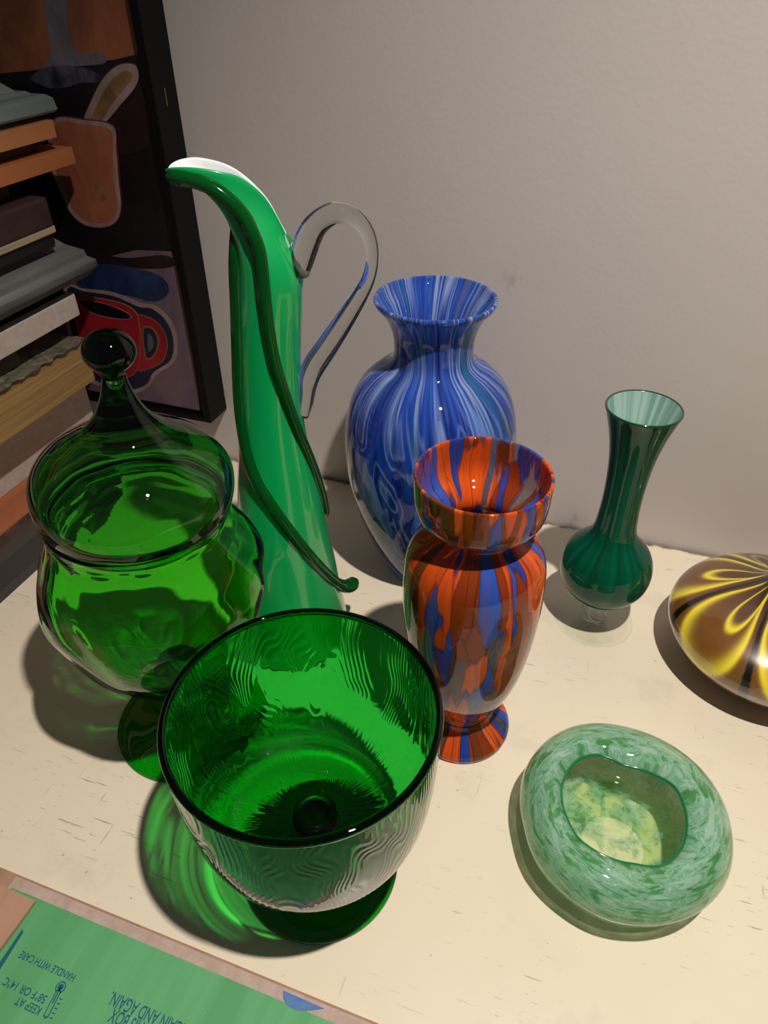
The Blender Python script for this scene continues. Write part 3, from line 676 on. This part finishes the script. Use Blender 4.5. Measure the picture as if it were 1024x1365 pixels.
stroke('painted_dark_ground', [(150, 172), (178, 128), (190, 118), (200, 190), (160, 204)], P_DM)
for g, m_ in ((1.5, P_MAR), (0.0, P_PINK)):
    stroke('painted_spoon', [(112, 160), (122, 134), (138, 104), (158, 87), (178, 86), (185, 98), (180, 116), (160, 140), (140, 163), (124, 166)], m_, True, g)
stroke('painted_spoon_bowl', [(120, 163), (130, 138), (146, 110), (162, 96), (174, 96), (176, 104), (166, 118), (148, 140), (134, 163)], P_TAN)
jug = [(74, 158), (112, 160), (150, 168), (155, 200), (158, 240), (161, 276), (154, 296), (136, 303), (112, 299), (94, 283), (80, 254), (68, 224), (64, 190)]
for g, m_ in ((1.8, P_MAR), (0.0, P_PINK), (-6, P_POT)): stroke('painted_jug', jug, m_, True, g)
stroke('painted_mark', [(126, 244), (134, 248), (141, 264), (136, 268), (130, 258)], P_TAN)
stroke('painted_ground', [(90, 352), (130, 346), (180, 334), (230, 336), (245, 400), (264, 520), (272, 580), (90, 580)], P_MAUVE, False)
stroke('painted_patch', [(110, 350), (160, 354), (205, 364), (222, 376), (224, 392), (205, 402), (170, 394), (106, 384)], P_BLU)
stroke('painted_smoke', [(120, 338), (170, 344), (215, 340), (236, 348), (228, 356), (190, 358), (150, 352), (110, 350)], P_DM)
stroke('painted_blue_edge', [(100, 480), (128, 500), (128, 560), (100, 575), (80, 560)], P_NAV, False)
mug_o = [(86, 382), (110, 385), (150, 390), (186, 404), (206, 408), (226, 426), (236, 454), (232, 482), (208, 500), (198, 516), (178, 524), (150, 520), (110, 500), (90, 440)]
for g, m_ in ((0.5, P_PINK), (-5, P_NAV)): stroke('painted_mug_outline', mug_o, m_, True, g)
for g, m_ in ((1.5, P_GOLD), (0, P_RED)):
    stroke('painted_mug_handle', [(182, 426), (198, 424), (214, 436), (222, 456), (218, 478), (200, 490), (182, 488)], m_, True, g)
for g, m_ in ((1.2, P_GOLD), (-1.5, P_NAV)):
    stroke('painted_handle_hole', [(191, 438), (203, 438), (211, 452), (208, 470), (197, 479), (192, 466)], m_, True, g)
stroke('painted_handle_grey', [(197, 446), (203, 450), (204, 462), (198, 468)], P_GRY)
for g, m_ in ((1.2, P_GOLD), (0, P_RED)):
    stroke('painted_mug', [(100, 396), (130, 398), (164, 406), (182, 420), (186, 450), (184, 486), (172, 502), (140, 504), (116, 480), (104, 440)], m_, True, g)
for g, m_ in ((1.4, P_PINK), (0, P_BLK)):
    stroke('painted_coffee', [(106, 402), (130, 403), (156, 411), (174, 421), (168, 425), (146, 423), (122, 416)], m_, True, g)
st = rel(box('staple', PX1-.0005, PX1+.0003, 0.5858, 0.5866, 0.364, 0.377, plain('brass', S(190, 160, 110), 0.3, Metallic=0.8), None), pa); tag(st, 'small brass staple')

# ---------------------------------------------------------------- printed cardboard on the table
cb = thing('cardboard_sheet', 'flat brown cardboard sheet with green printed panel and blue lettering', 'cardboard', (-0.19, 0.05, 0))
M_CARD = mottled('brown_cardboard', S(176, 138, 112), S(156, 120, 96), 90, 0.85, (1, 0.12, 1)); M_PALE = mottled('pale_board', S(196, 172, 162), S(178, 152, 140), 120, 0.85)
def green_mat():
    m = NT('green_print'); o = m.obj(); n1 = m.noise(m.map(o, (1, 0.07, 1), (0, 0, 0), (0, 0, 0.1)), 60, 3, 0.6); n2 = m.noise(o, 220, 3, 0.6)
    c = m.ramp(n1, [(0.35, S(84, 158, 100)), (0.65, S(98, 172, 114))]); c = m.mix(m.ramp(n2, [(0.72, (0, 0, 0, 1)), (0.78, (0.5, 0.5, 0.5, 1))]), c, S(190, 214, 190))
    return m.principled(c, 0.55, m.bump(n1, 0.2, 0.001))
CT = 0.004
rel(box('board', -0.42, 0.02, -0.08, 0.1305, 0.0, CT, M_CARD, None, 0.0006), cb)
rel(box('pale_border', -0.2935, 0.018, -0.078, 0.1290, CT-.0005, CT+.0002, M_PALE), cb)
rel(box('green_panel', -0.2915, 0.018, -0.078, 0.1225, CT-.0005, CT+.0004, green_mat()), cb)
# a second brown flap lying over the corner
M_CARD2 = mottled('tan_cardboard', S(190, 148, 122), S(170, 130, 106), 70, 0.85, (1, 0.15, 1))
fl = thing('cardboard_flap', 'loose brown cardboard flap lying over the green panel corner', 'cardboard', (-0.31, 0.06, CT))
rel(box('board', -0.2, 0.0, -0.14, 0.0, 0.0, 0.003, M_CARD2, None, 0.0005), fl)
fl.children[0].location = (0, 0, 0); fl.location = (*on_z(47, 1200, 0.0075)[:2], CT+0.0006); fl.rotation_euler = (0, 0, math.radians(-1.0))
M_INK = plain('teal_ink', S(16, 92, 112), 0.6)
TZ = CT+0.0005
def text(body, x_start, y_base, length, height, bold=0.0):
    cu = bpy.data.curves.new('printed_text', 'FONT'); cu.body = body; cu.size = 1.0; cu.extrude = 0.0; cu.offset = bold
    tmp = bpy.data.objects.new('tmp_text', cu); col.objects.link(tmp); bpy.context.view_layer.update()
    dg = bpy.context.evaluated_depsgraph_get(); me = bpy.data.meshes.new_from_object(tmp.evaluated_get(dg))
    bpy.data.objects.remove(tmp)
    n = len(me.vertices); co = np.empty(n*3); me.vertices.foreach_get('co', co); co = co.reshape(-1, 3)
    sx = length/(co[:, 0].max()-co[:, 0].min()); sy = height/0.70
    co2 = np.stack([x_start-(co[:, 0]-co[:, 0].min())*sx, y_base-co[:, 1]*sy, np.full(n, TZ+0.0001)], 1)
    me.vertices.foreach_set('co', co2.ravel()); me.update(); me.materials.clear(); me.materials.append(M_INK); me.name = 'printed_text'
    o = bpy.data.objects.new('printed_text', me); link(o, cb); o.location = (-cb.location.x, -cb.location.y, -cb.location.z); return o
def wpt(u, v): return on_z(u, v, TZ)
def line_at(body, u0, v0, u1, v1, h):
    a, b = wpt(u0, v0), wpt(u1, v1); text(body, a[0], (a[1]+b[1])/2+h/2, a[0]-b[0], h, 0.012)
line_at('HANDLE WITH CARE', 100, 1303, 26, 1273, .0038)
line_at('58°F OR 14°C', 62, 1331.5, 4, 1309, .0040)
line_at('KEEP AT', 54, 1348, 21, 1334, .0040)
e = wpt(146, 1331); s0 = wpt(236, 1369); text('AGAIN AND AGAIN.', s0[0]+.0065, (e[1]+s0[1])/2+.0032, s0[0]+.0065-e[0], .0064, 0.012)
e = wpt(147, 1353); s0 = wpt(182, 1368); text('THIS BOX', s0[0]+.007, (e[1]+s0[1])/2+.0032, s0[0]+.007-e[0], .0064, 0.012)
# thermometer symbol
def icon(name, V2, mat=M_INK, dz=0.0001):
    o = mesh_obj(name, [(x, y, TZ+dz) for x, y in V2], [tuple(range(len(V2)))], mat, cb, smooth=False); o.location = (-cb.location.x, -cb.location.y, -cb.location.z); return o
tb_, te_ = wpt(81, 1316)[:2], wpt(61, 1355)[:2]
dv = te_-tb_; L_ = np.linalg.norm(dv); dv = dv/L_; nv = np.array([-dv[1], dv[0]])
disc = lambda c, r: [(c[0]+r*math.cos(q), c[1]+r*math.sin(q)) for q in np.linspace(0, 2*math.pi, 24, endpoint=False)]
bar = lambda c0, c1, r: [tuple(c0+nv*r), tuple(c1+nv*r), tuple(c1+dv*r*0.7), tuple(c1-nv*r), tuple(c0-nv*r)]
M_GP = plain('green_print_gap', S(92, 166, 108), 0.55)
icon('thermometer_bulb', disc(tb_, .0030)); icon('thermometer_tube', bar(tb_, te_, .0016))
icon('thermometer_gap', disc(tb_, .0023), M_GP, .0002); icon('thermometer_gap', bar(tb_, te_-dv*.0006, .0010), M_GP, .0002)
icon('thermometer_bulb', disc(tb_, .0017), M_INK, .0003); icon('thermometer_tube', bar(tb_, tb_+dv*L_*0.55, .0004), M_INK, .0003)
for q in range(5):
    c0 = tb_+dv*(L_*(0.36+0.16*q)); sd = nv if (nv[0] > 0) else -nv
    a0 = c0+sd*.0024; a1 = c0+sd*.0042
    icon('thermometer_tick', [tuple(a0-dv*.0003), tuple(a1-dv*.0003), tuple(a1+dv*.0003), tuple(a0+dv*.0003)])
# teal bar under the flap edge and the blue tape scrap
q = [wpt(-4, 1288)[:2], wpt(30, 1238)[:2], wpt(31, 1243)[:2], wpt(-2, 1296)[:2]]; icon('ink_bar', [tuple(v) for v in q], M_INK, .0001)
tp = [wpt(u, v)[:2] for u, v in ((377.5, 1320.5), (378, 1332), (384, 1341), (394, 1346), (408, 1347.5), (420, 1346), (432, 1344.5))]
V = [(x, y, TZ+.0004) for x, y in tp]+[(x, y, TZ-.0003) for x, y in tp]; n = len(tp)
o = mesh_obj('tape', V, [tuple(range(n)), tuple(range(2*n-1, n-1, -1))]+[(i, (i+1) % n, n+(i+1) % n, n+i) for i in range(n)], mottled('blue_tape', S(52, 104, 178), S(92, 128, 178), 160, 0.5), cb, smooth=False)
o.location = (-cb.location.x, -cb.location.y, -cb.location.z); tag(o, 'scrap of blue tape')

# refracting glass throws its light pattern on the table
for o in bpy.data.objects:
    if o.type == 'MESH' and o.data.materials and o.data.materials[0] and o.data.materials[0].name in ('green_textured_glass', 'dark_green_glass', 'bottle_green_glass', 'deep_green_glass', 'clear_glass'):
        o.cycles.is_caustics_caster = True
top.cycles.is_caustics_receiver = True
